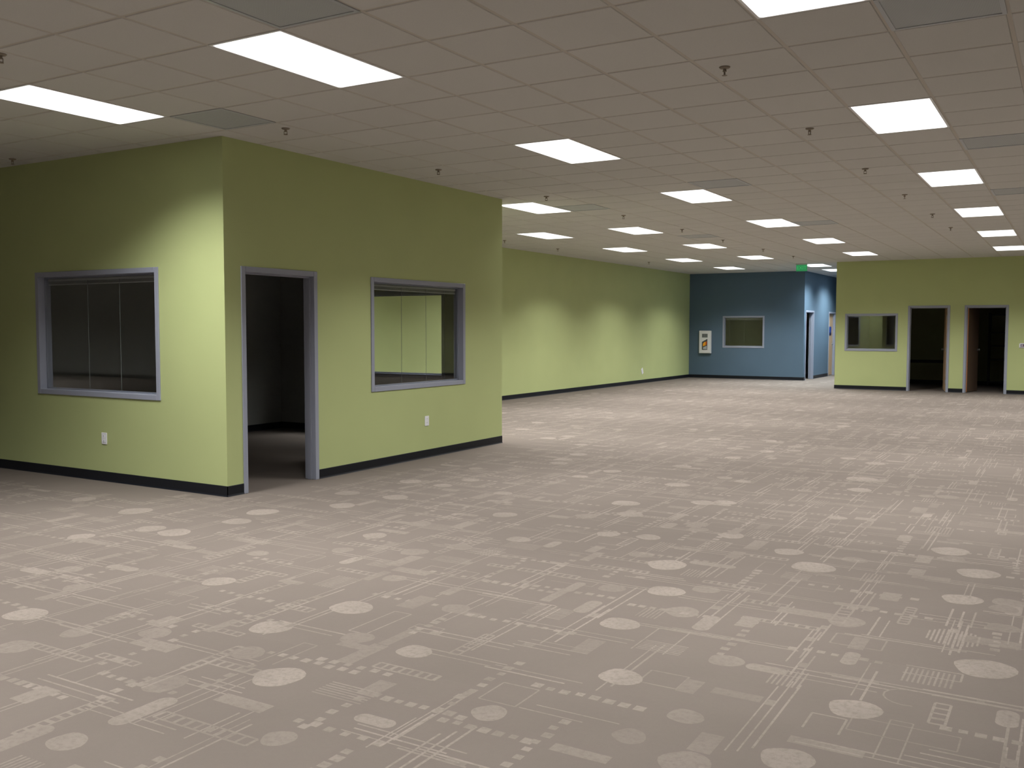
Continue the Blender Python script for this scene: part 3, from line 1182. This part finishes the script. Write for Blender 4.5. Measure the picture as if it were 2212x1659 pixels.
# pale discs that can be picked out in the carpet near the viewer (x, y, radius, tone)
DISCS = [
    (-3.225, 2.154, 0.078, 0.70),
    (-2.001, 3.198, 0.075, 0.75),
    (-2.561, 2.583, 0.067, 0.45),
    (-3.022, 3.053, 0.114, 1.00),
    (-3.565, 3.550, 0.108, 0.95),
    (-3.435, 4.041, 0.123, 1.00),
    (-2.702, 3.636, 0.089, 0.80),
    (-4.494, 4.040, 0.097, 0.95),
    (-4.006, 3.180, 0.085, 0.45),
    (-4.872, 3.028, 0.115, 0.90),
    (-5.871, 4.855, 0.127, 0.95),
    (-6.139, 4.850, 0.109, 0.80),
    (-5.889, 5.785, 0.130, 0.95),
    (-5.780, 5.398, 0.117, 0.90),
    (-6.844, 5.255, 0.134, 0.80),
    (-5.504, 6.363, 0.116, 0.80),
    (-5.888, 6.873, 0.116, 0.60),
    (-5.358, 6.934, 0.122, 0.70),
    (-4.491, 5.555, 0.093, 0.70),
    (-3.927, 5.288, 0.098, 0.45),
    (-4.830, 4.696, 0.076, 0.55),
    (-4.421, 2.683, 0.097, 0.50),
    (-2.279, 5.855, 0.128, 1.00),
    (-2.052, 5.255, 0.110, 1.00),
    (-2.031, 4.543, 0.105, 1.00),
    (-1.708, 3.840, 0.099, 0.95),
    (-2.708, 6.574, 0.092, 0.85),
    (-1.437, 6.291, 0.139, 1.00),
    (-1.686, 6.638, 0.099, 0.80),
    (-0.713, 7.241, 0.124, 0.90),
    (-0.492, 6.667, 0.127, 0.95),
    (-0.520, 5.972, 0.109, 0.95),
    (-0.313, 4.791, 0.132, 0.95),
    (-0.735, 4.000, 0.105, 0.95),
    (-1.306, 3.576, 0.074, 0.50),
    (-1.370, 4.285, 0.083, 0.50),
    (-3.419, 7.754, 0.126, 0.95),
    (-1.873, 10.280, 0.161, 0.95),
    (-1.960, 11.577, 0.113, 0.80),
    (-3.803, 10.195, 0.110, 0.90),
    (-3.386, 8.952, 0.123, 0.80),
    (-4.070, 6.744, 0.103, 0.70),
    (-3.503, 6.004, 0.091, 0.70),
    (-1.424, 3.288, 0.067, 0.30),
    (-0.855, 3.400, 0.096, 0.70),
]
for x, y, r, t in DISCS:
    disc(x, y, r, t)
striped_disc(-0.49, 5.20, 0.14, .8, False)
BAND = (['lines'] * 24 + ['ladder'] * 9 + ['squares'] * 10 + ['hatch'] * 4 + ['block'] * 8 + ['outline'] * 10 + ['pill'] * 3)
SPOT = (['disc'] * 9 + ['faint'] * 7 + ['striped'] * 1 + ['arc'] * 3 + ['pill'] * 2)


def walkable(x, y):
    if x < X0 + 0.0 and y > Y0 - .12 and y < Y1 + .15:
        return False
    if y > Y5 - .15 and not (X4 + .15 < x < X6 - .15) and not (x < X4 and y < Y3 - .15):
        return False
    return x > X2 + .15 or y < Y0


def ok(x, y):
    return walkable(x, y) and walkable(x + .45, y + .45) and walkable(x - .45, y - .45)


def put(x, y, k, ax):
    if ok(x, y) and not (y < 8 and any((x - d[0]) ** 2 + (y - d[1]) ** 2 < (d[2] + .09) ** 2 for d in DISCS)):
        motif(x, y, k, ax)


# decorated bands crossing at right angles, plain rectangles of carpet between them
FX0, FX1, FY0, FY1 = -13.0, 5.6, 0.2, 34.0
yb = FY0
while yb < FY1:
    x = FX0 + R.random()
    while x < FX1:
        if R.random() < .9:
            put(x, yb + R.uniform(-.07, .07), R.choice(BAND), True)
        x += R.uniform(.20, .42)
    yb += R.uniform(.25, .36)
xb = FX0
while xb < FX1:
    y = FY0 + R.random()
    while y < FY1:
        if R.random() < .9:
            put(xb + R.uniform(-.07, .07), y, R.choice(BAND), False)
        y += R.uniform(.20, .42)
    xb += R.uniform(.25, .36)
for k in range(int((FX1 - FX0) * (FY1 - FY0) * 1.5)):
    x, y = R.uniform(FX0, FX1), R.uniform(FY0, FY1)
    kd = R.choice(SPOT)
    if kd in ('disc', 'striped') and y < 6.2 and -5.5 < x < 0.6:
        kd = 'faint'
    put(x, y, kd, R.random() < .5)
me = bpy.data.meshes.new('carpet_motifs')
me.from_pydata(V, [], F)
me.materials.append(M['carpet'])
atr = me.attributes.new('tone', 'FLOAT', 'FACE')
atr.data.foreach_set('value', TN)
cm = bpy.data.objects.new('carpet_motifs', me)
COL.objects.link(cm)
cm.parent = floor
tag(cm, kind='stuff')
